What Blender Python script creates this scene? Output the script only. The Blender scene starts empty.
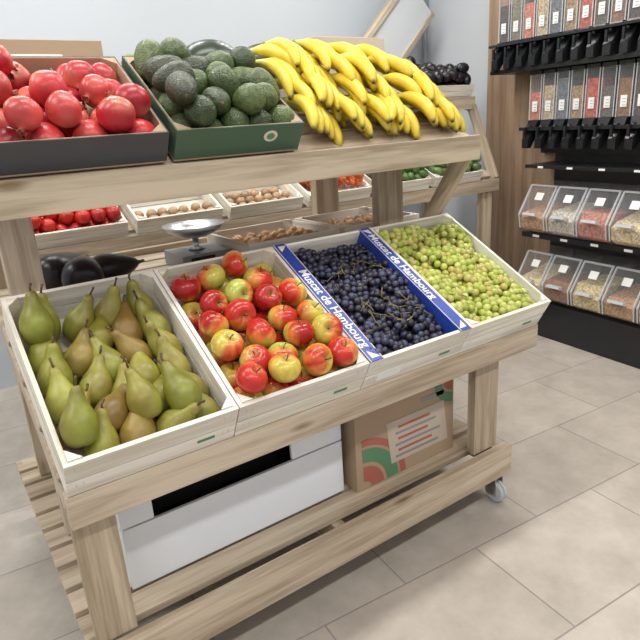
import bpy, math, random
import numpy as np
from mathutils import Matrix, Vector
random.seed(3); rng=np.random.default_rng(5)
sc=bpy.context.scene
try: sc.view_settings.view_transform='Standard'
except Exception as e: print(e)

# ---------------------------------------------------------------- materials
def newmat(name):
    m=bpy.data.materials.new(name); m.use_nodes=True
    nt=m.node_tree; nt.nodes.clear()
    o=nt.nodes.new('ShaderNodeOutputMaterial'); b=nt.nodes.new('ShaderNodeBsdfPrincipled')
    nt.links.new(b.outputs[0],o.inputs[0]); return m,nt,b
def plain(name,col,rough=.5,metal=0,noise=0.06,nscale=12,alpha=1,emit=0):
    m,nt,b=newmat(name); N=nt.nodes.new
    tc=N('ShaderNodeTexCoord'); n=N('ShaderNodeTexNoise'); n.inputs['Scale'].default_value=nscale
    nt.links.new(tc.outputs['Object'],n.inputs['Vector'])
    mx=N('ShaderNodeMix'); mx.data_type='RGBA'
    mx.inputs[6].default_value=(*[c*(1-noise) for c in col],1); mx.inputs[7].default_value=(*[min(1,c*(1+noise)) for c in col],1)
    nt.links.new(n.outputs[0],mx.inputs[0]); nt.links.new(mx.outputs[2],b.inputs['Base Color'])
    b.inputs['Roughness'].default_value=rough; b.inputs['Metallic'].default_value=metal; b.inputs['Alpha'].default_value=alpha
    if emit:
        b.inputs['Emission Color'].default_value=(*col,1); b.inputs['Emission Strength'].default_value=emit
    return m
def wood(name,dark,light,gs=1.0,rough=.6,knots=True,contrast=1.0):
    m,nt,b=newmat(name); N=nt.nodes.new; L=nt.links.new
    at=N('ShaderNodeAttribute'); at.attribute_name='gc'
    mp=N('ShaderNodeMapping'); mp.inputs['Scale'].default_value=(1.6*gs,26*gs,26*gs); L(at.outputs['Vector'],mp.inputs[0])
    n=N('ShaderNodeTexNoise'); n.inputs['Scale'].default_value=1; n.inputs['Detail'].default_value=6; n.inputs['Distortion'].default_value=.6; L(mp.outputs[0],n.inputs['Vector'])
    mp2=N('ShaderNodeMapping'); mp2.inputs['Scale'].default_value=(8*gs,160*gs,160*gs); L(at.outputs['Vector'],mp2.inputs[0])
    n2=N('ShaderNodeTexNoise'); n2.inputs['Scale'].default_value=1; n2.inputs['Detail'].default_value=3; L(mp2.outputs[0],n2.inputs['Vector'])
    ma=N('ShaderNodeMath'); ma.operation='MULTIPLY_ADD'; ma.inputs[1].default_value=.35; L(n2.outputs[0],ma.inputs[0]); L(n.outputs[0],ma.inputs[2])
    r=N('ShaderNodeValToRGB'); r.color_ramp.elements[0].position=.5; r.color_ramp.elements[1].position=.82
    r.color_ramp.elements[0].color=(*dark,1); r.color_ramp.elements[1].color=(*light,1); L(ma.outputs[0],r.inputs[0])
    out=r.outputs[0]
    if knots:
        mp3=N('ShaderNodeMapping'); mp3.inputs['Scale'].default_value=(3.2,11,11); L(at.outputs['Vector'],mp3.inputs[0])
        v=N('ShaderNodeTexVoronoi'); v.inputs['Scale'].default_value=1; L(mp3.outputs[0],v.inputs['Vector'])
        rr=N('ShaderNodeValToRGB'); rr.color_ramp.elements[0].position=.05; rr.color_ramp.elements[1].position=.16
        rr.color_ramp.elements[0].color=(.42,.30,.2,1); rr.color_ramp.elements[1].color=(1,1,1,1); L(v.outputs['Distance'],rr.inputs[0])
        mk=N('ShaderNodeMix'); mk.data_type='RGBA'; mk.blend_type='MULTIPLY'; mk.inputs[0].default_value=.8; L(out,mk.inputs[6]); L(rr.outputs[0],mk.inputs[7]); out=mk.outputs[2]
    ca=N('ShaderNodeAttribute'); ca.attribute_name='Col'
    mc=N('ShaderNodeMix'); mc.data_type='RGBA'; mc.blend_type='MULTIPLY'; mc.inputs[0].default_value=1; L(out,mc.inputs[6]); L(ca.outputs['Color'],mc.inputs[7])
    L(mc.outputs[2],b.inputs['Base Color']); b.inputs['Roughness'].default_value=rough
    bp=N('ShaderNodeBump'); bp.inputs['Strength'].default_value=.15; bp.inputs['Distance'].default_value=.002; L(ma.outputs[0],bp.inputs['Height']); L(bp.outputs[0],b.inputs['Normal'])
    return m
def vcol(name,rough=.4,nscale=40,namt=.25,bump=0,bscale=120,spec=.5,tint=(1,1,1),det=5):
    m,nt,b=newmat(name); N=nt.nodes.new; L=nt.links.new
    ca=N('ShaderNodeAttribute'); ca.attribute_name='Col'
    tc=N('ShaderNodeTexCoord'); n=N('ShaderNodeTexNoise'); n.inputs['Scale'].default_value=nscale; n.inputs['Detail'].default_value=det; L(tc.outputs['Object'],n.inputs['Vector'])
    r=N('ShaderNodeValToRGB'); r.color_ramp.elements[0].position=.35; r.color_ramp.elements[1].position=.65
    lo=1-namt; r.color_ramp.elements[0].color=(lo*tint[0],lo*tint[1],lo*tint[2],1); r.color_ramp.elements[1].color=(1+namt*.3,)*3+(1,); L(n.outputs[0],r.inputs[0])
    mc=N('ShaderNodeMix'); mc.data_type='RGBA'; mc.blend_type='MULTIPLY'; mc.inputs[0].default_value=1; L(ca.outputs['Color'],mc.inputs[6]); L(r.outputs[0],mc.inputs[7])
    L(mc.outputs[2],b.inputs['Base Color']); b.inputs['Roughness'].default_value=rough; b.inputs['Specular IOR Level'].default_value=spec
    if bump:
        v=N('ShaderNodeTexVoronoi' if bscale>150 else 'ShaderNodeTexNoise'); v.inputs['Scale'].default_value=bscale; L(tc.outputs['Object'],v.inputs['Vector'])
        bp=N('ShaderNodeBump'); bp.inputs['Strength'].default_value=bump; bp.inputs['Distance'].default_value=.003; bp.invert=bscale>150; L(v.outputs[0],bp.inputs['Height']); L(bp.outputs[0],b.inputs['Normal'])
    return m
M_rack=wood('rack_pine',(.32,.245,.165),(.57,.475,.355))
M_crate=wood('crate_poplar',(.60,.55,.46),(.86,.83,.75),knots=False,rough=.7)
M_panel=wood('panel_oak',(.24,.15,.09),(.38,.26,.17),gs=.8,knots=False)
M_card=plain('cardboard',(.40,.29,.19),.8)
M_cardl=plain('cardboard_bleached',(.52,.44,.35),.8)
M_cardd=plain('cardboard_grey',(.06,.062,.066),.55)
M_cardg=plain('cardboard_green',(.06,.115,.07),.5)
M_white=plain('white_laminate',(.80,.83,.87),.35,noise=.02)
M_paper=plain('white_paper',(.82,.82,.80),.7)
M_blue=plain('blue_print',(.02,.06,.36),.4)
M_black=plain('black_plastic',(.012,.013,.015),.3)
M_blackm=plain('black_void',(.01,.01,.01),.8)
M_steel=plain('brushed_steel',(.55,.56,.58),.3,metal=1)
M_grey=plain('grey_plastic',(.25,.26,.27),.4)
M_wheel=plain('clear_caster',(.55,.57,.6),.2)
M_acr=plain('clear_acrylic',(.8,.82,.84),.04,alpha=.10)
M_rim=plain('acrylic_edge',(.75,.78,.80),.15,alpha=.6)
M_food=vcol('dry_food',.8,75,.55,bump=.9,bscale=110)
M_fruit=vcol('fruit_skin',.33,60,.18)
M_pear=vcol('pear_skin',.40,22,.30,tint=(1.05,.95,.85))
M_apple=vcol('apple_skin',.25,45,.22)
M_bgrape=vcol('black_grape_skin',.38,60,.5)
M_ggrape=vcol('green_grape_skin',.22,35,.12,tint=(1.05,1,.9))
M_avo=vcol('avocado_skin',.36,60,.45,bump=.7,bscale=240)
M_ban=vcol('banana_skin',.42,30,.1)
M_pom=vcol('pomegranate_skin',.33,16,.35,det=8)
M_red=plain('print_red',(.40,.12,.09),.6)
M_grn=plain('print_green',(.10,.24,.13),.6)
M_cream=plain('print_cream',(.68,.60,.46),.6)
M_wall=plain('wall_paint_grey',(.50,.54,.58),.8,noise=.02,nscale=2)
M_wall2=plain('wall_paint_light',(.60,.63,.66),.8,noise=.02,nscale=2)
M_ceil=plain('ceiling_paint',(.8,.8,.8),.9,noise=.01)
M_lamp=plain('led_diffuser',(1,.98,.95),.5,emit=5)

# ---------------------------------------------------------------- mesh builder
class MB:
    def __init__(s): s.V=[];s.C=[];s.G=[];s.F=[];s.FM=[];s.FS=[];s.n=0;s.mats=[]
    def mi(s,m):
        if m not in s.mats: s.mats.append(m)
        return s.mats.index(m)
    def add(s,V,F,mat,col=(1,1,1),smooth=False,M=None,gc=None):
        V=np.asarray(V,float)
        if gc is None: gc=V.copy()
        if M is not None:
            A=np.array(M); V=V@A[:3,:3].T+A[:3,3]
        col=np.asarray(col,float)
        if col.ndim==1: col=np.tile(col,(len(V),1))
        s.V.append(V); s.C.append(col); s.G.append(np.asarray(gc,float))
        i=s.mi(mat)
        for f in F: s.F.append([k+s.n for k in f])
        s.FM+= [i]*len(F); s.FS+=[smooth]*len(F); s.n+=len(V)
    def box(s,a,b,mat,M=None,col=None,tint=.10):
        p=np.array(a,float); q=np.array(b,float); a=np.minimum(p,q); b2=np.maximum(p,q)
        V=np.array([[x,y,z] for x in (a[0],b2[0]) for y in (a[1],b2[1]) for z in (a[2],b2[2])])
        F=[(0,1,3,2),(4,6,7,5),(0,4,5,1),(2,3,7,6),(0,2,6,4),(1,5,7,3)]
        d=b2-a; o=list(np.argsort(-d)); g=V[:,o]+rng.uniform(0,9,3)
        if col is None:
            k=1+rng.uniform(-tint,tint); col=(k,k*(1+rng.uniform(-.02,.02)),k*(1+rng.uniform(-.03,.03)))
        s.add(V,F,mat,col,False,M,g)
    def beam(s,p,q,w,t,mat,side=(0,1,0),tint=.1):
        p=Vector(p);q=Vector(q);x=(q-p);L=x.length;x.normalize();y=Vector(side);y=(y-x*y.dot(x)).normalized();z=x.cross(y)
        M=Matrix((x,y,z)).transposed().to_4x4(); M.translation=p
        s.box((0,-t/2,-w/2),(L,t/2,w/2),mat,M,tint=tint)
    def obj(s,name,bevel=0,parent=None):
        me=bpy.data.meshes.new(name)
        V=np.concatenate(s.V); me.vertices.add(len(V)); me.vertices.foreach_set('co',V.ravel().astype(np.float32))
        lt=np.array([len(f) for f in s.F]); fl=np.concatenate([np.array(f) for f in s.F])
        me.loops.add(len(fl)); me.loops.foreach_set('vertex_index',fl.astype(np.int32))
        me.polygons.add(len(lt)); me.polygons.foreach_set('loop_start',(np.cumsum(lt)-lt).astype(np.int32))
        for m in s.mats: me.materials.append(m)
        me.polygons.foreach_set('material_index',np.array(s.FM,dtype=np.int32))
        me.polygons.foreach_set('use_smooth',np.array(s.FS,dtype=bool))
        ca=me.color_attributes.new('Col','FLOAT_COLOR','POINT')
        C=np.concatenate(s.C); C=np.concatenate([C,np.ones((len(C),1))],1); ca.data.foreach_set('color',C.ravel().astype(np.float32))
        ga=me.attributes.new('gc','FLOAT_VECTOR','POINT'); ga.data.foreach_set('vector',np.concatenate(s.G).ravel().astype(np.float32))
        me.update(calc_edges=True); me.validate()
        o=bpy.data.objects.new(name,me); sc.collection.objects.link(o)
        if bevel:
            bm=o.modifiers.new('bevel','BEVEL'); bm.width=bevel; bm.segments=2; bm.limit_method='ANGLE'; bm.angle_limit=math.radians(50)
        if parent: o.parent=parent
        return o

def catmull(pts,k=4):
    P=np.array(pts,float); P=np.vstack([2*P[0]-P[1],P,2*P[-1]-P[-2]]); out=[]
    for i in range(1,len(P)-2):
        for t in np.arange(k)/k:
            out.append(.5*((2*P[i])+(-P[i-1]+P[i+1])*t+(2*P[i-1]-5*P[i]+4*P[i+1]-P[i+2])*t*t+(-P[i-1]+3*P[i]-3*P[i+1]+P[i+2])*t**3))
    out.append(P[-2]); return np.array(out)
def lathe(prof,n=18):
    prof=np.array(prof,float); V=[];F=[]
    m=len(prof)
    for r,z in prof:
        for j in range(n):
            a=2*math.pi*j/n; V.append((max(r,1e-4)*math.cos(a),max(r,1e-4)*math.sin(a),z))
    for i in range(m-1):
        for j in range(n):
            k=(j+1)%n; F.append((i*n+j,i*n+k,(i+1)*n+k,(i+1)*n+j))
    return np.array(V),F
def tube(mb,pts,rad,mat,n=6,col=(1,1,1),M=None,cols=None,poly=0):
    P=np.array(pts,float); m=len(P); rad=np.broadcast_to(rad,(m,)); V=[];C=[]
    up=np.array([0.93,.13,.32]) if poly else np.array([0.13,.37,.92])
    for i in range(m):
        t=P[min(i+1,m-1)]-P[max(i-1,0)]; t/=np.linalg.norm(t)+1e-9
        x=np.cross(up,t); x/=np.linalg.norm(x)+1e-9; y=np.cross(t,x); 
        for j in range(n):
            a=2*math.pi*j/n; rr=rad[i]*(1+poly*math.cos(5*a)); V.append(P[i]+rr*(math.cos(a)*x+math.sin(a)*y)); C.append(col if cols is None else cols[i])
    F=[(i*n+j,i*n+(j+1)%n,(i+1)*n+(j+1)%n,(i+1)*n+j) for i in range(m-1) for j in range(n)]
    F.append(tuple(range(n))[::-1]); F.append(tuple((m-1)*n+j for j in range(n)))
    mb.add(V,F,mat,np.array(C),True,M)
def ico(sub):
    import bmesh
    bm=bmesh.new(); bmesh.ops.create_icosphere(bm,subdivisions=sub,radius=1); V=np.array([v.co[:] for v in bm.verts]); F=[tuple(v.index for v in f.verts) for f in bm.faces]; bm.free(); return V,F
ICO2=ico(2); ICO3=ico(3)
def TM(loc,axis=(0,0,1),roll=0,scale=1,M=None):
    z=Vector(axis).normalized(); q=z.to_track_quat('Z','Y'); A=Matrix.Translation(Vector(loc))@q.to_matrix().to_4x4()@Matrix.Rotation(roll,4,'Z')
    if np.isscalar(scale): scale=(scale,)*3
    A=A@Matrix.Diagonal((*scale,1)); return (M@A) if M is not None else A

def pack(n,rads,dist,W,D,seed=0,iters=220,dirf=None,c0=0,g=(0,-.0002,-.0016),wall=0.0):
    r=np.random.default_rng(seed); k=len(rads); R=np.tile(rads,n); sp=max(rads)*2.0
    nx=max(1,int(W/sp)); ny=max(1,int(D/(sp*(1.35 if k>1 else 1))))
    P=np.zeros((n,k,3))
    for i in range(n):
        l=i//(nx*ny); q=i%(nx*ny)
        x=((q%nx)+.5)/nx*W+r.normal(0,.006); y=(q//nx+.5)/ny*D+r.normal(0,.006)
        if l>0:
            rem=n-l*nx*ny
            if rem<nx*ny: y=(q//nx+.5)/max(1,math.ceil(rem/nx))*D+r.normal(0,.006)
        z=c0+sp*(.6+l*1.0)+r.uniform(0,.01)
        P[i,0]=(x,y,z)
        if k>1:
            d=dirf(r); P[i,1]=P[i,0]+d*dist; P[i]-=d*dist*.5
    same=np.arange(n*k)//k
    same=same[:,None]==same[None,:]
    RR=R[:,None]+R[None,:]
    for it in range(iters):
        P+=np.array(g)
        for s in range(2):
            X=P.reshape(-1,3); d=X[:,None]-X[None]; L=np.sqrt((d**2).sum(-1))+1e-9; ov=np.where(same,0,np.maximum(0,RR-L))
            X=X+((d/L[...,None])*ov[...,None]).sum(1)*.35
            X[:,0]=np.clip(X[:,0],R+wall,W-R-wall); X[:,1]=np.clip(X[:,1],R+wall,D-R-wall); X[:,2]=np.maximum(X[:,2],c0+R)
            P=X.reshape(n,k,3)
            if k>1:
                v=P[:,1]-P[:,0]; l=np.linalg.norm(v,axis=1,keepdims=True)+1e-9; c=(l-dist)*.5*v/l; P[:,0]+=c; P[:,1]-=c
    return P

# ---------------------------------------------------------------- camera
cam=bpy.data.cameras.new('camera'); camo=bpy.data.objects.new('camera',cam); sc.collection.objects.link(camo); sc.camera=camo
R_=Vector((.820,-.568,-.061)).normalized(); U_=Vector((.229,.229,.945)); U_=(U_-R_*U_.dot(R_)).normalized(); B_=R_.cross(U_)
Mc=Matrix((R_,U_,B_)).transposed().to_4x4(); Mc.translation=Vector((-.131,-1.229,1.392)); camo.matrix_world=Mc
cam.sensor_width=36; cam.lens=594/640*36; cam.clip_start=.05

FZ=-.03
# ---------------------------------------------------------------- room
def tile_mat():
    m,nt,b=newmat('floor_tiles'); N=nt.nodes.new; L=nt.links.new
    tc=N('ShaderNodeTexCoord'); mp=N('ShaderNodeMapping'); mp.inputs['Rotation'].default_value=(0,0,math.radians(4.8)); L(tc.outputs['Object'],mp.inputs[0])
    br=N('ShaderNodeTexBrick'); br.inputs['Scale'].default_value=1; br.inputs['Brick Width'].default_value=.6; br.inputs['Row Height'].default_value=.4; br.inputs['Mortar Size'].default_value=.0032; br.inputs['Mortar Smooth'].default_value=.3
    br.inputs['Color1'].default_value=(.47,.425,.37,1); br.inputs['Color2'].default_value=(.55,.50,.44,1); br.inputs['Mortar'].default_value=(.30,.275,.25,1); L(mp.outputs[0],br.inputs['Vector'])
    n=N('ShaderNodeTexNoise'); n.inputs['Scale'].default_value=7; n.inputs['Detail'].default_value=8; n.inputs['Roughness'].default_value=.65; L(tc.outputs['Object'],n.inputs['Vector'])
    r=N('ShaderNodeValToRGB'); r.color_ramp.elements[0].position=.3; r.color_ramp.elements[1].position=.7; r.color_ramp.elements[0].color=(.80,.79,.78,1); r.color_ramp.elements[1].color=(1.09,1.09,1.09,1); L(n.outputs[0],r.inputs[0])
    mx=N('ShaderNodeMix'); mx.data_type='RGBA'; mx.blend_type='MULTIPLY'; mx.inputs[0].default_value=1; L(br.outputs[0],mx.inputs[6]); L(r.outputs[0],mx.inputs[7]); L(mx.outputs[2],b.inputs['Base Color'])
    b.inputs['Roughness'].default_value=.38
    bp=N('ShaderNodeBump'); bp.inputs['Strength'].default_value=.3; bp.inputs['Distance'].default_value=.002; L(br.outputs['Fac'],bp.inputs['Height']); bp.invert=True; L(bp.outputs[0],b.inputs['Normal'])
    return m
M_tile=tile_mat()
def slab(name,a,b,mat):
    mb=MB(); mb.box(a,b,mat,col=(1,1,1)); return mb.obj(name)
slab('floor',(-3,-3,FZ-.1),(3.7,2.7,FZ),M_tile)
slab('wall_back',(-3,2.6,FZ),(3.6,2.7,2.9),M_wall)
slab('wall_right',(3.6,-3,FZ),(3.7,2.6,2.9),M_wall2)
slab('ceiling',(-3,-3,2.9),(3.7,2.7,3.0),M_ceil)

# ---------------------------------------------------------------- main rack
SL=math.radians(28); SU=math.radians(32)
def rack():
    mb=MB(); B=lambda a,b:mb.box(a,b,M_rack)
    B((0,0,.095),(1.50,.035,.21)); 
    B((0,1.10,.095),(1.50,1.135,.21))
    y=.08
    B((0.0,.036,.10),(.035,1.099,.185)); B((1.465,.036,.10),(1.5,1.099,.185)); B((.73,.036,.10),(.77,1.099,.185))
    while y<1.06:
        B((-.02,y,.187),(1.5,y+.085,.209)); y+=.108
    B((0.002,.037,.213),(.10,.072,.60)); B((1.335,.037,.213),(1.455,.072,.60))
    B((0,0,.572),(1.615,.034,.655))
    for x in (.002,.53,1.07,1.575):
        mb.beam((x+.018,.036,.60),(x+.018,.60,.60+.564*math.tan(SL)),.075,.036,M_rack,side=(1,0,0))
    A=Matrix.Translation((0,0,.655))@Matrix.Rotation(SL,4,'X')
    for i in range(4):
        b=.06+i*.15; mb.box((0.0,b,-.022),(1.61,b+.09,-.004),M_rack,A)
    for x0,x1 in ((.04,.13),(1.34,1.46)):
        B((x0,.53,.212),(x1,.575,1.36))
        B((x0,.955,.212),(x1,1.0,1.45))
    for i in range(4):
        B((0,.60+i*.13,.905),(1.6,.60+i*.13+.115,.925))
    B((0,1.11,.86),(1.6,1.14,.95))
    B((-.02,.275,1.222),(1.605,.31,1.308))
    Au=Matrix.Translation((0,.31,1.30))@Matrix.Rotation(SU,4,'X')
    for i in range(4):
        b=.01+i*.105; mb.box((-.02,b,-.02),(1.60,b+.09,-.002),M_rack,Au)
    for x in (0,.14,1.29,1.56):
        mb.beam((x+.018,.312,1.255),(x+.018,.66,1.255+.348*math.tan(SU)),.07,.034,M_rack,side=(1,0,0))
    for i in range(3):
        B((-.02,.69+i*.11,1.50),(1.61,.69+i*.11+.1,1.52))
    B((-.02,.68,1.44),(.02,1.02,1.498)); B((1.57,.68,1.44),(1.61,1.02,1.498))
    mb.beam((1.58,.33,1.235),(1.58,.57,.90),.06,.03,M_rack,side=(1,0,0))
    o=mb.obj('produce_display_rack',bevel=.002)
    for k,(x,y) in enumerate(((1.46,.04),(.06,.06),(1.44,1.08),(.06,1.08))):
        c=MB(); 
        c.box((x-.03,y-.03,.085),(x+.03,y+.03,.094),M_steel)
        c.box((x-.022,y-.02,.0),(x-.018,y+.02,.085),M_steel); c.box((x+.018,y-.02,.0),(x+.022,y+.02,.085),M_steel)
        for zz in (-.009,.009):
            V,F=lathe([(0.0,-.007),(.036,-.007),(.043,-.003),(.043,.003),(.036,.007),(0,.007)],24)
            c.add(V,F,M_wheel,M=Matrix.Translation((x+zz,y-.005,FZ+.0435))@Matrix.Rotation(math.pi/2,4,'Y'))
        V,F=lathe([(0,-.022),(.010,-.022),(.010,.022),(0,.022)],12); c.add(V,F,M_grey,M=Matrix.Translation((x,y-.005,FZ+.043))@Matrix.Rotation(math.pi/2,4,'Y'))
        c.obj(f'caster_{k+1}',parent=o)
    return o
rack()

def crate(name,x0,w,d,h,A,mat=M_crate,t=.011,endh=None):
    mb=MB(); M=A@Matrix.Translation((x0,0,0)); endh=endh or h
    n=4
    for i in range(n):
        mb.box((t,i*(d/n)+.004,0),(w-t,(i+1)*(d/n)-.004,.005),mat,M,tint=.05)
    for xa in (0,w-t):
        mb.box((xa,t,.0),(xa+t,d-t,h*.44),mat,M,tint=.06); mb.box((xa,t,h*.48),(xa+t,d-t,h),mat,M,tint=.06)
    for ya in (0,d-t):
        mb.box((0,ya,0),(w,ya+t,endh*.46),mat,M,tint=.06); mb.box((0,ya,endh*.49),(w,ya+t,endh),mat,M,tint=.06)
    s=.03
    for cx,cy,sx,sy in ((t,t,1,1),(w-t,t,-1,1),(t,d-t,1,-1),(w-t,d-t,-1,-1)):
        V=[(cx,cy,.006),(cx+sx*s,cy,.006),(cx,cy+sy*s,.006),(cx,cy,h+.004),(cx+sx*s,cy,h+.004),(cx,cy+sy*s,h+.004)]
        mb.add(V,[(0,1,2),(3,4,5),(0,1,4,3),(1,2,5,4),(2,0,3,5)],mat,(1,.98,.95),M=M)
    return mb,M
AL=Matrix.Translation((0,0,.657))@Matrix.Rotation(SL,4,'X')
CW=.398; CD=.55; CH=.112; FW=.046
crates=[]; cm=[]
for i in range(4):
    mb,M=crate('fruit_crate',i*.401+.004,CW,CD,CH,AL)
    for sx in (.02,.035,CW-.035,CW-.02):
        for sz in (.03,.085): mb.box((sx,-.0008,sz),(sx+.0015,-.0001,sz+.010),M_steel,M,col=(1,1,1))
    if i in (0,1,2,3):
        mb.box((CW-.10,-.0012,.028),(CW-.055,-.0002,.038),M_grn,M,col=(1,1,1))
    if i==2:
        mb.box((.05,-.0012,.015),(.14,-.0002,.05),M_paper,M,col=(1,1,1))
        for xa,xb,o in ((-.002,FW,0),(CW-FW,CW+.002,1)):
            mb.box((xa,.0,CH+.001),(xb,CD,CH+.0035),M_blue,M,col=(1,1,1))
            mb.box((xa+.001,.0,CH+.0036),(xa+.004,CD,CH+.0042),M_cream,M,col=(1,1,1)); mb.box((xb-.004,.0,CH+.0036),(xb-.001,CD,CH+.0042),M_cream,M,col=(1,1,1))
            mb.box((xb-.002 if o==0 else xa,.01,.02),(xb if o==0 else xa+.002,CD-.01,CH+.001),M_blue,M,col=(1,1,1))
    o=mb.obj('fruit_crate',bevel=.0012); crates.append(o); cm.append(M)
def text(name,s,size,M,mat,parent,ext=.0004,sx=1):
    cu=bpy.data.curves.new(name,'FONT'); cu.body=s; cu.size=size; cu.extrude=ext; cu.align_x='CENTER'; cu.align_y='CENTER'; cu.offset=.0006
    t=bpy.data.objects.new(name+'_tmp',cu); sc.collection.objects.link(t)
    dg=bpy.context.evaluated_depsgraph_get(); me=bpy.data.meshes.new_from_object(t.evaluated_get(dg)); me.materials.clear(); me.materials.append(mat)
    bpy.data.objects.remove(t); o=bpy.data.objects.new(name,me); sc.collection.objects.link(o); o.matrix_world=M@Matrix.Diagonal((sx,1,1,1)); o.parent=parent; return o
def frame(o,x,y):
    x=Vector(x);y=Vector(y);M=Matrix((x,y,x.cross(y))).transposed().to_4x4(); M.translation=Vector(o); return M
text('lettering_left','Muscat de Hambourg',.041,cm[2]@frame((FW/2,CD*.42,CH+.0045),(0,-1,0),(1,0,0)),M_paper,crates[2])
text('lettering_right','Muscat de Hambourg',.041,cm[2]@frame((CW-FW/2,CD*.60,CH+.0045),(0,-1,0),(1,0,0)),M_paper,crates[2])

# ---------------------------------------------------------------- fruit
def srgb(r,g,b):
    f=lambda c:((c/255+.055)/1.055)**2.4 if c>10 else c/255/12.92
    return np.array([f(r),f(g),f(b)])
# pears : resting on their bulbs, necks leaning up-slope
pp=catmull([(0,-.47),(.14,-.485),(.28,-.44),(.37,-.34),(.415,-.20),(.40,-.05),(.325,.09),(.235,.21),(.18,.32),(.15,.42),(.085,.49),(0,.50)],3)
PV,PF=lathe(pp,20)
mb=MB()
P=pack(30,[.0405],0,CW-.03,CD-.05,seed=6,c0=.008,iters=200)
base=[srgb(140,142,56),srgb(130,134,50),srgb(130,124,50),srgb(146,148,64),srgb(122,128,46),srgb(134,114,52)]
for q in P:
    an=rng.normal(.05,.45); el=rng.normal(.48,.18)
    if rng.random()<.12: an+=1.3
    ax=np.array([math.sin(an)*math.cos(el),math.cos(an)*math.cos(el),math.sin(el)])
    if q[0][1]>CD-.15: ax[2]+=.45; ax[1]*=.65
    if q[0][0]<.06: ax[0]=abs(ax[0])*.6
    if q[0][0]>CW-.09: ax[0]=-abs(ax[0])*.6
    ax/=np.linalg.norm(ax); s=rng.uniform(.93,1.03); ctr=q[0]+ax*.030
    V=PV.copy(); bend=rng.uniform(-.2,.2); V[:,0]+=bend*np.maximum(0,V[:,2]+.1)**2*1.6
    c0=base[rng.integers(len(base))]*rng.uniform(.88,1.15)
    ang=rng.uniform(0,6.28); w=np.clip((V[:,0]*math.cos(ang)+V[:,1]*math.sin(ang))*1.3+.3,0,1)[:,None]
    C=c0*(1-w*.38)+srgb(140,96,50)*w*.38
    wb=np.clip((-.44-V[:,2])*12,0,1)[:,None]*(np.hypot(V[:,0],V[:,1])<.13)[:,None]; C=C*(1-.8*wb)
    wt=np.clip((V[:,2]-.30)*4,0,1)[:,None]; C=C*(1-.5*wt)+srgb(118,94,52)*.5*wt
    T=TM(ctr+np.array([.015,.012,0]),ax,rng.uniform(0,6.28),(.100*s,.100*s,.140*s),cm[0])
    mb.add(V,PF,M_pear,C,True,T)
    l=rng.uniform(.1,.16); bx=bend*.6; tube(mb,[(bx*.8,0,.46),(bx+.02,0,.56),(bx+.06*rng.uniform(-1,1),.03,.52+l)],[.035,.026,.036],M_pear,6,srgb(85,62,40),T)
mb.obj('pear_pile')
# apples
def apple_prof():
    out=[]
    for k in range(23):
        t=math.pi*k/22; r=math.sin(t)*(1+.09*math.cos(t)); z=math.cos(t)*.88
        if t<1.2: z-=.30*math.exp(-(r/.30)**2)
        if t>2.2: z+=.22*math.exp(-(r/.26)**2)
        out.append((r,z))
    return out[::-1]
AV,AF=lathe(apple_prof(),24)
mb=MB()
P=pack(47,[.0425],0,CW-.03,CD-.03,seed=9,c0=.006)
RED=srgb(196,46,36); DR=srgb(172,30,30); YE=srgb(216,188,78); GR=srgb(176,186,82); ORG=srgb(224,128,62)
for q in P:
    c=q[0]; s=.0435*rng.uniform(.93,1.04); ax=np.array([rng.normal(0,.6),rng.normal(-.2,.6),1]); ang=rng.uniform(0,6.28); el=rng.uniform(-.4,.9); bias=rng.normal(0,.42)
    D=np.array([math.cos(ang),math.sin(ang),el]); D/=np.linalg.norm(D)
    th=np.arctan2(AV[:,1],AV[:,0]); v=AV@D+bias+.14*np.sin(th*9+ang)+.08*np.sin(th*17+2*ang)
    w=np.clip(v*1.1+.4,0,1)[:,None]; bs=rng.uniform(0,1); yg=YE*(1-bs)+GR*bs
    C=np.where(w<.5,yg*(1-w*2)+ORG*w*2,ORG*(2-w*2)+(RED if rng.random()<.7 else DR)*(w*2-1))
    dm=(np.exp(-(np.hypot(AV[:,0],AV[:,1])/.25)**2)*(AV[:,2]>0))[:,None]; C=C*(1-.6*dm)+srgb(140,130,60)*.6*dm
    T=TM(c+np.array([.015,.015,0]),ax,rng.uniform(0,6.28),s,cm[1])
    mb.add(AV,AF,M_apple,C,True,T)
    tube(mb,[(0,0,.55),(.02,.02,.8),(.10,.03,1.0)],[.035,.03,.045],M_apple,6,srgb(80,55,30),T)
mb.obj('apple_pile')
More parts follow.
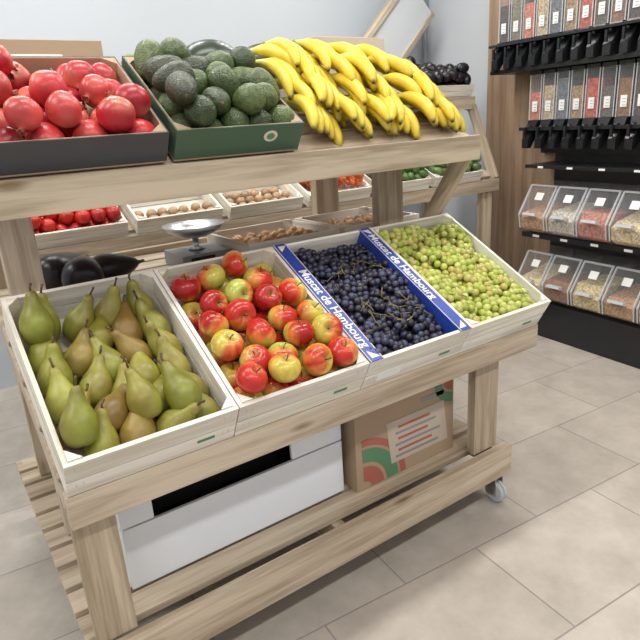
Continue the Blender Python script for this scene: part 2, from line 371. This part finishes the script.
# grapes
def grapes(name,M,mat,colf,r,seed,W,D,x0=.014,stemcol=(.2,.14,.07),nst=14,el=1.12,jit=.28,hole=.14,base=.068):
    g=np.random.default_rng(seed); mb=MB(); V,F=ICO2
    mounds=[(g.uniform(.03,W-.03),g.uniform(.03,D-.03),g.uniform(0,3.14),g.uniform(.055,.08),g.uniform(.09,.13),g.uniform(.02,.045)) for _ in range(16)]
    def H(x,y):
        h=0
        for mx,my,a,sa,sb,hh in mounds:
            dx=(x-mx)*math.cos(a)+(y-my)*math.sin(a); dy=-(x-mx)*math.sin(a)+(y-my)*math.cos(a)
            h=max(h,hh*(1-min(1,(dx/sb)**2+(dy/sa)**2))**.5)
        return base+h
    sp=r*1.82; pts=[]
    for lay in range(3):
        ny=int(D/(sp*.87)); 
        for j in range(ny):
            y=(j+.5+lay*.33)*sp*.87
            x=(.5*(j%2)+.5+lay*.3)*sp
            while x<W:
                if g.random()<(1-hole if lay==0 else 1):
                    xx=np.clip(x+g.normal(0,r*jit),r*1.1,W-r*1.1); yy=np.clip(y+g.normal(0,r*jit),r*1.1,D-r*1.1)
                    pts.append((xx+x0,yy+.014,H(xx,yy)-lay*r*1.45+g.normal(0,r*jit)))
                x+=sp
    for p in pts:
        d=g.normal(0,1,3)*np.array([1,1,.4]); s=r*g.uniform(.86,1.08)
        T=TM(p,d,0,(s,s,s*el),M); mb.add(V,F,mat,colf(g)*g.uniform(.88,1.1),True,T)
    for k in range(nst):
        x=g.uniform(.06,W-.06); y=g.uniform(.06,D-.06); a=g.uniform(0,6.28); P=[]
        for i in range(6):
            P.append((x+x0,y+.014,min(H(x,y)+r*.85,.15)+.002*math.sin(i*2))); a+=g.normal(0,.5); x=np.clip(x+.014*math.cos(a),.02,W-.02); y=np.clip(y+.014*math.sin(a),.02,D-.02)
        tube(mb,P,[.0022,.002,.0018,.0016,.0014,.001],M_fruit,5,stemcol,M)
        for i in (1,2,3,4):
            b=np.array(P[i]); e=b+np.array([g.normal(0,.010),g.normal(0,.010),-.006]); tube(mb,[b,e],[.0011,.0009],M_fruit,4,stemcol,M)
    mb.obj(name)
cb=[srgb(54,58,84),srgb(42,42,62),srgb(66,70,96),srgb(46,40,58),srgb(34,33,46)]
grapes('black_grape_bunches',cm[2],M_bgrape,lambda g:cb[g.integers(5)],.0130,11,CW-.028,CD-.03,stemcol=srgb(118,108,66),nst=26,el=1.1)
cg=[srgb(180,188,92),srgb(168,180,82),srgb(190,196,110),srgb(184,176,98),srgb(160,174,76)]
grapes('green_grape_bunches',cm[3],M_ggrape,lambda g:cg[g.integers(5)],.0140,17,CW-.028,CD-.03,stemcol=srgb(130,130,65),nst=7,el=1.15,jit=.2,hole=.06,base=.072)

# upper shelf boxes
AU=Matrix.Translation((0,.312,1.312))@Matrix.Rotation(SU,4,'X')
def carton(name,x0,w,d,h,A,outer,inner,t=.008):
    mb=MB(); M=A@Matrix.Translation((x0,0,0)); c=(1,1,1)
    mb.box((0,0,0),(w,d,.005),inner,M,col=c)
    mb.box((0,0,.005),(w,t*.5,h),outer,M,col=c); mb.box((0.001,t*.5,.005),(w-.001,t,h-.001),inner,M,col=c)
    mb.box((0,d-t*.5,.005),(w,d,h),outer,M,col=c); mb.box((0.001,d-t,.005),(w-.001,d-t*.5,h-.001),inner,M,col=c)
    for a,b in ((0,1),(1,-1)):
        xo=a*w
        mb.box((xo,t*.5,.005),(xo+b*t*.5,d-t*.5,h),outer,M,col=c); mb.box((xo+b*t*.5,t,.005),(xo+b*t,d-t,h),inner,M,col=c)
    s=.035
    for cx,cy,sx,sy in ((t,t,1,1),(w-t,t,-1,1),(t,d-t,1,-1),(w-t,d-t,-1,-1)):
        V=[(cx,cy,.006),(cx+sx*s,cy,.006),(cx,cy+sy*s,.006),(cx,cy,h),(cx+sx*s,cy,h),(cx,cy+sy*s,h)]
        mb.add(V,[(0,1,2),(3,4,5),(0,1,4,3),(1,2,5,4),(2,0,3,5)],inner,c,M=M)
    return mb,M
mb,MP=carton('c',-.06,.505,.40,.088,AU,M_cardd,M_card)
mb.obj('pomegranate_box',bevel=.001)
mb,MA=carton('c',.465,.385,.40,.090,AU,M_cardg,M_card)
V,F=lathe([(0,0),(.017,0),(.017,.001),(0,.001)],20); mb.add(V,F,M_cream,M=MA@Matrix.Translation((.28,-.0005,.055))@Matrix.Rotation(math.pi/2,4,'X')@Matrix.Diagonal((1.3,1,1,1)))
V,F=lathe([(0,0),(.010,0),(.010,.001),(0,.001)],20); mb.add(V,F,M_grn,M=MA@Matrix.Translation((.28,-.0014,.055))@Matrix.Rotation(math.pi/2,4,'X')@Matrix.Diagonal((1.3,1,1,1)))
mb.obj('avocado_box',bevel=.001)
# pomegranates
prof=[]
for k in range(15):
    t=math.pi*(1-k/15*.93); prof.append((math.sin(t)*1.0,math.cos(t)*.93))
prof+=[(.17,.93),(.16,1.02),(.20,1.10),(.25,1.16),(.21,1.15),(.12,1.02),(0,.98)]
GV,GF=lathe(prof,24); 
n=24
for i,v in enumerate(GV):
    if i//n in (17,18,19) : 
        if (i%n)%4==0: GV[i,2]+=.09
        if (i%n)%4==2: GV[i,2]-=.06
a=np.arctan2(GV[:,1],GV[:,0]); GV[:,:2]*=(1+.03*np.cos(a*5)*(GV[:,2]<.9))[:,None]
mb=MB(); P=pack(34,[.0435],0,.485,.38,seed=2,c0=.006)
for q in P:
    ax=np.array([rng.normal(0,.9),rng.normal(-.5,.7),rng.uniform(-.6,.9)]); c0=[srgb(190,34,46),srgb(198,56,60),srgb(172,28,42),srgb(204,74,70)][rng.integers(4)]
    D=rng.normal(0,1,3); D/=np.linalg.norm(D); w=np.clip((GV@D-.30)*1.3,0,.6)[:,None]; C=c0*(1-w)+srgb(218,136,108)*w
    k=(GV[:,2]>.95)[:,None]; C=np.where(k,srgb(160,84,62)*np.ones_like(C),C)
    mb.add(GV,GF,M_pom,C,True,TM(q[0]+np.array([.01,.01,0]),ax,rng.uniform(0,6),.0438*rng.uniform(.92,1.05),MP))
mb.obj('pomegranate_pile')
# avocados
ap=catmull([(0,-.5),(.18,-.485),(.31,-.40),(.385,-.24),(.39,-.05),(.34,.15),(.27,.31),(.19,.42),(.09,.485),(0,.49)],3)
VV,VF=lathe(ap,20)
mb=MB()
def dira(r):
    v=np.array([r.normal(0,1),r.normal(0,.5),r.normal(0,.3)]); return v/np.linalg.norm(v)
P=pack(38,[.039,.031],.036,.365,.38,seed=8,dirf=dira,c0=.006)
for q in P:
    ax=q[1]-q[0]; ax/=np.linalg.norm(ax); c0=[srgb(72,88,50),srgb(58,74,42),srgb(82,100,56),srgb(54,62,40),srgb(90,108,60)][rng.integers(5)]
    T=TM(q.mean(0)+np.array([.01,.01,0]),ax,rng.uniform(0,6),(.104,.104,.114),MA)
    C=np.tile(c0,(len(VV),1)); mb.add(VV,VF,M_avo,C,True,T)
    tube(mb,[(0,0,.47),(0,0,.505)],[.05,.045],M_avo,8,srgb(110,90,50),T)
mb.obj('avocado_pile')
# bananas : a hand = one row of curved fingers hanging from a crown
def banana(mb,M,L=.21,r=.0205,span=1.35,green=0.0):
    R=L/span; pts=[];rad=[];cols=[]
    m=17
    Y=srgb(230,198,58); Y2=srgb(216,180,50); G=srgb(186,190,78); BR=srgb(66,48,26)
    for i in range(m):
        t=i/(m-1); a=(t-.42)*span; pts.append((0,-R*(math.sin(a)+math.sin(.42*span)),R*(math.cos(a)-math.cos(.42*span))))
        f=np.interp(t,[0,.1,.18,.3,.6,.82,.93,.97,1],[.40,.40,.60,.92,1,.84,.48,.28,.22]); rad.append(r*f)
        c=Y*(1-green)+G*green
        if t<.22: c=c*.5+G*.5
        if t<.03: c=G*.6+BR*.4
        if t>.955: c=BR
        elif t>.88: c=Y2*.5+G*.5
        cols.append(c*rng.uniform(.96,1.03))
    tube(mb,pts,rad,M_ban,10,M=M,cols=cols,poly=.06)
def hand(mb,M,n=6,green=0):
    for i in range(n):
        o=(i-(n-1)/2)
        A=M@Matrix.Translation((o*.017,0,0))@Matrix.Rotation(o*.10,4,'Z')@Matrix.Rotation(rng.normal(0,.05),4,'X')@Matrix.Rotation(-o*.06,4,'Y')
        banana(mb,A,L=.215*rng.uniform(.93,1.05),r=.021*rng.uniform(.94,1.05),span=1.35+rng.normal(0,.1),green=green+rng.uniform(0,.18))
    V,F=ICO2; mb.add(V,F,M_ban,srgb(150,144,70),True,M@Matrix.Translation((0,.004,.0))@Matrix.Diagonal((.010*n,.013,.012,1)))
mb=MB()
hands=[(.97,.205,.026,.30,.50),(1.08,.20,.030,.20,.62),(1.20,.205,.028,.38,.50),(1.31,.20,.030,.28,.60),(1.42,.205,.026,.40,.50),(1.525,.20,.024,.30,.50),
 (.95,.29,.052,.45,.5),(1.05,.285,.058,.25,.65),(1.17,.295,.056,.42,.5),(1.28,.285,.058,.35,.6),(1.39,.295,.052,.45,.5),(1.50,.29,.048,.35,.5),
 (.93,.37,.075,.65,.4),(1.03,.375,.085,.35,.6),(1.14,.38,.088,.5,.5),(1.25,.37,.084,.35,.6),(1.36,.38,.076,.5,.5),(1.47,.375,.066,.45,.5),
 (.92,.44,.080,.85,.35),(1.02,.45,.090,.4,.5),(1.13,.45,.100,.45,.5),(1.24,.45,.094,.6,.5),(1.35,.45,.080,.5,.5)]
for (a_,b_,c_,yw,rl) in hands:
    H_=AU@Matrix.Translation((a_-.03,b_,c_))@Matrix.Rotation(yw+rng.normal(0,.12),4,'Z')@Matrix.Rotation(rl,4,'Y')@Matrix.Rotation(rng.uniform(-.1,.05),4,'X')
    hand(mb,H_,n=5+int(rng.integers(0,2)),green=rng.uniform(0,.2))
mb.obj('banana_bunches')
# ---------------------------------------------------------------- under shelf boxes
mb=MB(); c=(1,1,1)
X0,X1,Y0,Y1,Z0,Z1=.13,.85,.17,.50,.211,.56
mb.box((X0,Y0,Z0),(X1,Y0+.012,.40),M_white,col=c); mb.box((X0,Y0,.405),(.22,Y0+.012,Z1),M_white,col=c); mb.box((.66,Y0,.405),(X1,Y0+.012,Z1),M_white,col=c)
mb.box((X0,Y0+.012,Z0),(X0+.012,Y1,Z1),M_white,col=c); mb.box((X1-.012,Y0+.012,Z0),(X1,Y1-.03,Z1),M_white,col=c)
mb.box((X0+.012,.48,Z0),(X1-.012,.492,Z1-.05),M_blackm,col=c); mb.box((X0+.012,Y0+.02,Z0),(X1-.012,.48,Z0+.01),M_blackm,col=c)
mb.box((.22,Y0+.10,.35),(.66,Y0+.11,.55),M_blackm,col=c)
mb.obj('white_storage_drawer',bevel=.002)
mb=MB(); X0,X1,Y0,Y1,Z0,Z1=.875,1.325,.13,.45,.211,.50
mb.box((X0,Y0,Z0),(X1,Y1,Z1),M_card,col=c)
def poly(pts,mat,yy):
    V=[(X0+p[0],yy,Z0+p[1]) for p in pts]; mb.add(V,[tuple(range(len(V)))],mat)
y=Y0-.0012
def arc(cx,cz,r0,r1,a0,a1,mat,yy,n=16):
    V=[]; 
    for k in range(n+1):
        a=a0+(a1-a0)*k/n
        for r in (r0,r1): V.append((X0+min(max(cx+r*math.cos(a),.003),X1-X0-.003),yy,Z0+min(max(cz+r*math.sin(a),.003),Z1-Z0-.003)))
    mb.add(V,[(2*k,2*k+1,2*k+3,2*k+2) for k in range(n)],mat)
arc(.03,.0,.10,.15,0,1.6,M_grn,y); arc(.03,.0,.16,.185,0,1.6,M_red,y); arc(.03,.0,.03,.085,0,1.6,M_red,y)
arc(.44,.28,.05,.085,3.1,4.75,M_grn,y); arc(.44,.28,.0,.04,3.1,4.75,M_red,y)
arc(.24,.0,.18,.20,1.0,2.0,M_grn,y)
poly([(.15,.05),(.42,.05),(.40,.21),(.13,.21)],M_cardl,y-.0003)
for k in range(6): mb.box((X0+.17+.012*(k%2),y-.0012,Z0+.066+k*.022),(X0+.19+[.18,.15,.19,.13,.17,.14][k],y-.0006,Z0+.075+k*.022),M_red if k%2 else M_grey,col=c)
mb.box((X1-.16,y,Z0+.235),(X1-.05,Y0-.0002,Z0+.252),M_grey,col=c)
mb.box((X1,Y0+.10,Z0+.16),(X1+.001,Y0+.2,Z0+.19),M_blackm,col=c)
mb.obj('printed_cardboard_box',bevel=.0)

# ---------------------------------------------------------------- other side of rack
for x0 in (.80,1.21):
    mb,M=crate('c',0,.385,.36,.075,Matrix.Translation((x0,.582,.926)),)
    mb.obj('root_vegetable_crate',bevel=.001)
    mb=MB(); P=pack(34,[.028],0,.36,.335,seed=int(x0*10),c0=.006)
    for q in P:
        V,F=ICO2; mb.add(V,F,M_fruit,(srgb(176,130,84) if x0<1 else srgb(150,110,70))*rng.uniform(.8,1.2),True,TM(q[0]+np.array([x0+.012,.594,.926]),rng.normal(0,1,3),0,(.028,.028,.026)))
    mb.obj('onion_pile' if x0<1 else 'potato_pile')
mb=MB()
mb.box((.60,.70,.926),(.78,.88,.975),M_grey,col=c); mb.box((.63,.699,.935),(.72,.70,.965),M_black,col=c)
V,F=lathe([(0,0),(.03,0),(.012,.012),(.012,.045),(.05,.05),(0,.05)],24); mb.add(V,F,M_steel,smooth=True,M=Matrix.Translation((.69,.79,.976)))
V,F=lathe([(0,0),(.06,.002),(.09,.018),(.108,.035),(.112,.035),(.094,.014),(.06,-.003),(0,-.004)],36); mb.add(V,F,M_steel,smooth=True,M=Matrix.Translation((.69,.79,1.032)))
mb.obj('kitchen_scale')
mb=MB()
for (x,y,z,ax) in ((.27,.70,.985,(.3,1,.15)),(.38,.74,.975,(1,.2,0)),(.24,.84,.98,(.8,.6,.1))):
    q=catmull([(0,-.5),(.14,-.49),(.25,-.42),(.31,-.28),(.30,-.1),(.24,.12),(.18,.3),(.12,.42),(.08,.47),(0,.48)],3); V,F=lathe(q,20)
    T=TM((x,y,z),ax,0,.20 if x!=.38 else .165); mb.add(V,F,M_fruit,srgb(22,18,26),True,T); tube(mb,[(0,0,.46),(0,0,.56),(.03,0,.64)],[.07,.035,.04],M_fruit,8,srgb(70,90,50),T)
mb.obj('eggplant_group')
mb=MB()
for (x,y,s) in ((.86,.86,.090),(1.08,.86,.085),):
    V,F=ICO3; mb.add(V,F,M_fruit,srgb(40,56,40),True,Matrix.Translation((x,y,1.521+s*.9))@Matrix.Diagonal((s*1.3,s,s*.9,1)))
mb.obj('watermelon_pair')
mb=MB(); mb.box((.16,.76,1.521),(.46,.98,1.66),M_card,col=c); mb.box((.20,.755,1.56),(.34,.7595,1.62),M_paper,col=c); mb.obj('cardboard_carton',bevel=.002)
mb=MB(); mb.box((1.26,.78,1.521),(1.60,.98,1.69),M_cardl,col=c); mb.obj('banana_carton',bevel=.002)

# ---------------------------------------------------------------- background rack
mb=MB(); B=lambda a,b:mb.box(a,b,M_rack)
bx0,bx1,by=.20,3.12,1.42
TB=.45; ZB=.955
B((bx0,by,ZB-.075),(bx1,by+.03,ZB)); B((bx0,by,.10),(bx1,by+.03,.2))
for x in (bx0+.03,1.5,bx1-.13):
    B((x,by+.031,FZ),(x+.1,by+.07,ZB-.05)); B((x,by+.56,FZ),(x+.1,by+.60,1.60))
    mb.beam((x+.02,by+.07,ZB-.035),(x+.02,by+.55,ZB-.035+.48*math.tan(TB)),.07,.03,M_rack,side=(1,0,0))
    mb.beam((x+.12,by+.25,1.42),(x+.12,by+.6,1.42+.35*math.tan(.4)),.07,.03,M_rack,side=(1,0,0))
for i in range(5): B((bx0,by+.05+i*.1,.175),(bx1,by+.05+i*.1+.08,.195))
AB=Matrix.Translation((0,by+.01,ZB+.003))@Matrix.Rotation(TB,4,'X')
for i in range(4): mb.box((bx0,.04+i*.12,-.02),(bx1,.13+i*.12,-.002),M_rack,AB)
B((bx0,by+.22,1.40),(bx1,by+.25,1.48))
AC=Matrix.Translation((0,by+.235,1.483))@Matrix.Rotation(.4,4,'X')
for i in range(3): mb.box((bx0,.03+i*.12,-.02),(bx1,.12+i*.12,-.002),M_rack,AC)
mb.beam((bx1-.015,by+.03,ZB),(bx1-.015,by+.24,1.42),.06,.028,M_rack,side=(1,0,0))
mb.obj('vegetable_display_stand',bevel=.002)
def veg(kind,x0,A,w=.42,d=.42,n=None,h=.070):
    mb,M=crate('c',x0,w,d,h,A); mb.obj('vegetable_crate',bevel=.001)
    mb=MB()
    if kind=='carrot_pile':
        for k in range(110):
            x=rng.uniform(.03,w-.03); y=rng.uniform(.03,.25); z=.04+rng.uniform(0,.09); a=rng.normal(0,.25)
            tube(mb,[(x,y,z),(x+.08*math.sin(a),y+.08,z+.005),(x+.15*math.sin(a),y+.14,z)],[.014,.012,.003],M_fruit,8,srgb(232,112,40)*rng.uniform(.85,1.1),M)
    else:
        r={'tomato_pile':.033,'zucchini_pile':.027,'eggplant_pile':.036,'cabbage_pile':.05,'garlic_pile':.026}[kind]
        col={'tomato_pile':srgb(200,44,34),'zucchini_pile':srgb(84,112,60),'eggplant_pile':srgb(24,20,28),'cabbage_pile':srgb(130,150,80),'garlic_pile':srgb(170,140,108)}[kind]
        P=pack(n or {'cabbage_pile':16,'eggplant_pile':46}.get(kind,110),[r],0,w-.03,d-.03,seed=len(kind)+int(x0*7),c0=.006,iters=120)
        e=1.0 if kind in('tomato_pile','cabbage_pile','garlic_pile') else 1.5
        for q in P:
            V,F=ICO2; mb.add(V,F,M_fruit,col*rng.uniform(.8,1.2),True,TM(q[0]+np.array([.015,.015,0]),rng.normal(0,1,3)*[1,1,.3],0,(r,r,r*e),M))
    mb.obj(kind)
for i,(k,n_) in enumerate([('tomato_pile',60),('garlic_pile',14),('garlic_pile',20),('carrot_pile',0),('zucchini_pile',120),('zucchini_pile',120)]): veg(k,bx0+.02+i*.46,AB,n=n_)
for i,k in enumerate(['cabbage_pile','cabbage_pile','cabbage_pile','cabbage_pile','cabbage_pile','eggplant_pile']): veg(k,bx0+.16+i*.46,AC,d=.36,w=.44)

# ---------------------------------------------------------------- dispenser wall
yd=Vector((.083,.997,0)).normalized(); xd=Vector((yd.y,-yd.x,0)); MU=Matrix((xd,yd,Vector((0,0,1)))).transposed().to_4x4(); MU.translation=Vector((3.0,.309,0))
mb=MB(); 
for k in range(5): mb.box((.31,-1.6+k*.627,FZ),(.35,-1.6+k*.627+.6265,2.85),M_panel,MU,tint=.02)
mb.obj('wall_partition')
mb=MB(); K=lambda a,b,m=M_black:mb.box(a,b,m,MU,col=c)
ya,yb=-.6,.90
K((0,ya,FZ),(.30,yb,.19)); K((-.01,ya,.19),(.30,yb,.205)); K((.295,ya,.205),(.309,yb,1.20)); K((0.02,ya,.60),(.295,yb,.63)); K((.02,ya,1.03),(.295,yb,1.05))
K((.0,yb-.02,.205),(.295,yb,.25))
K((.06,-.6,1.25),(.309,1.0,1.27)); K((.27,-.6,1.10),(.309,1.0,1.25)); K((.08,-.6,1.60),(.309,1.28,1.625)); K((.27,-.6,1.27),(.309,1.0,1.60)); K((.27,-.6,1.625),(.309,1.28,2.2))
K((.06,-.6,1.76),(.27,1.28,1.775))
for yy in np.arange(-.5,.88,.21):
    K((.018,yy,1.032),(.0195,yy+.04,1.044),M_paper); K((.018,yy,.607),(.0195,yy+.05,.622),M_paper)
unit=mb.obj('bulk_food_shelving',bevel=.0015)
foodc=[srgb(160,132,96),srgb(96,84,72),srgb(70,56,48),srgb(200,116,92),srgb(104,108,116),srgb(190,84,60),srgb(140,94,62),srgb(120,116,90),srgb(190,168,132)]
def disp(rowz,y,i,top):
    mb=MB(); K=lambda a,b,m,cc=(1,1,1):mb.box(a,b,m,MU,col=cc)
    w=.086; x0,x1=.13,.265; h=top-rowz
    fc=foodc[(i*5+int(rowz*3))%9]
    K((x0,y,rowz),(x1,y+w,top),M_acr); K((x0+.006,y+.006,rowz+.002),(x1-.006,y+w-.006,rowz+h*(.62+.3*((i*37)%5)/5)),M_food,fc)
    for yy in (y-.0005,y+w-.0035): K((x0-.0015,yy,rowz),(x0+.003,yy+.004,top),M_rim)
    K((x0-.004,y-.001,top),(x1,y+w+.001,top+.02),M_black)
    K((x0-.0025,y+.024,rowz+.05),(x0-.0016,y+w-.024,rowz+.11),M_paper)
    for k in range(3): K((x0-.0032,y+.030,rowz+.058+k*.016),(x0-.0026,y+w-.036,rowz+.061+k*.016),M_grey)
    z=rowz
    prof=[(x1,z),(x0-.01,z),(x0-.03,z-.05),(x0-.075,z-.11),(x0-.075,z-.165),(x0-.045,z-.165),(x0+.0,z-.10),(x1-.02,z-.03)]
    ww=[(y+.004,y+w-.004)]*2+[(y+.012,y+w-.012)]+[(y+.02,y+w-.02)]*4+[(y+.004,y+w-.004)]
    V=[(p[0],a[0],p[1]) for p,a in zip(prof,ww)]+[(p[0],a[1],p[1]) for p,a in zip(prof,ww)]; n=8
    F=[tuple(range(n)),tuple(range(2*n-1,n-1,-1))]+[(j,(j+1)%n+0,(j+1)%n+n,j+n) for j in range(n)]
    mb.add(V,F,M_black,M=MU)
    V,F=lathe([(0,0),(.010,0),(.012,.02),(.010,.03),(0,.032)],12); mb.add(V,F,M_black,smooth=True,M=MU@Matrix.Translation((x0-.03,y+w/2,z-.04))@Matrix.Rotation(-math.pi/2,4,'Y'))
    K((x0-.088,y+w/2-.007,z-.10),(x0-.075,y+w/2+.007,z-.04),M_black)
    return mb.obj('gravity_food_dispenser')
for i in range(13): disp(1.31,.90-i*.1,i,1.575)
for i in range(16): disp(1.79,1.18-i*.1,i+3,2.10)
binc=[srgb(196,150,106),srgb(206,196,180),srgb(200,130,108),srgb(226,204,160),srgb(150,104,66),srgb(214,194,138)]
def fbin(y,z,i):
    mb=MB(); w=.195
    def prism(prof,y0,y1,mat,cc,t=None):
        n=len(prof); V=[(a,y0,z+b) for a,b in prof]+[(a,y1,z+b) for a,b in prof]
        F=[tuple(range(n)),tuple(range(2*n-1,n-1,-1))]+[(j,(j+1)%n,(j+1)%n+n,j+n) for j in range(n)]
        mb.add(V,F,mat,cc,M=MU)
    prism([(.03,0),(-.015,.03),(-.03,.11),(.075,.28),(.27,.30),(.27,0)],y,y+w,M_acr,(1,1,1))
    prism([(.034,.006),(-.008,.034),(-.02,.10),(.02,.13+.02*(i%3)),(.262,.16+.02*(i%2)),(.262,.006)],y+.006,y+w-.006,M_food,binc[i%6])
    for ya_,yb_ in ((y-.001,y+.006),(y+w-.006,y+w+.001)):
        prism([(-.032,.108),(-.038,.118),(.068,.290),(.078,.284)],ya_,yb_,M_rim,(1,1,1)); prism([(-.017,.03),(-.020,.03),(-.036,.108),(-.031,.108)],ya_,yb_,M_rim,(1,1,1))
    prism([(.068,.284),(.066,.292),(.082,.294),(.084,.284)],y,y+w,M_rim,(1,1,1))
    prism([(-.060,.122),(-.055,.137),(-.022,.132),(-.030,.110)],y+.05,y+w-.05,M_wheel,(1,1,1))
    prism([(.024,.206),(.021,.208),(.046,.249),(.049,.247)],y+.07,y+w-.07,M_paper,(1,1,1))
    mb.obj('bulk_food_bin')
for i in range(6):
    fbin(.69-i*.212,.632,i); fbin(.69-i*.212,.207,i+3)

# ---------------------------------------------------------------- stair stringer at the back
mb=MB()
mb.beam((2.25,2.35,1.155),(3.30,2.35,2.205),.29,.03,M_wall2,side=(0,1,0),tint=0)
for o_ in (-.16,.16):
    mb.beam((2.25-o_*.707,2.35,1.155+o_*.707),(3.30-o_*.707,2.35,2.205+o_*.707),.03,.07,M_rack,side=(0,1,0),tint=0)
mb.box((2.1,2.33,FZ),(2.22,2.37,1.15),M_rack)
mb.obj('staircase')
mb=MB(); V,F=lathe([(0,0),(.02,0),(.02,2.9),(0,2.9)],12); mb.add(V,F,M_grey,smooth=True,M=Matrix.Translation((3.55,2.55,FZ))); mb.obj('wall_pipe')

# ---------------------------------------------------------------- lights
w=bpy.data.worlds.new('world'); sc.world=w; w.use_nodes=True; w.node_tree.nodes['Background'].inputs[0].default_value=(.97,.98,1,1); w.node_tree.nodes['Background'].inputs[1].default_value=.60
for x in (-1.2,.6,2.3):
    for y in (-1.6,0.2,1.7):
        mb=MB(); mb.box((x-.6,y-.08,2.86),(x+.6,y+.08,2.899),M_lamp,col=c); o=mb.obj('ceiling_light_panel')
        l=bpy.data.lights.new('panel_light','AREA'); l.shape='RECTANGLE'; l.size=1.2; l.size_y=.16; l.energy=18.5; l.color=(1,.98,.955)
        lo=bpy.data.objects.new('panel_light',l); sc.collection.objects.link(lo); lo.location=(x,y,2.85); lo.parent=o
print('OK')
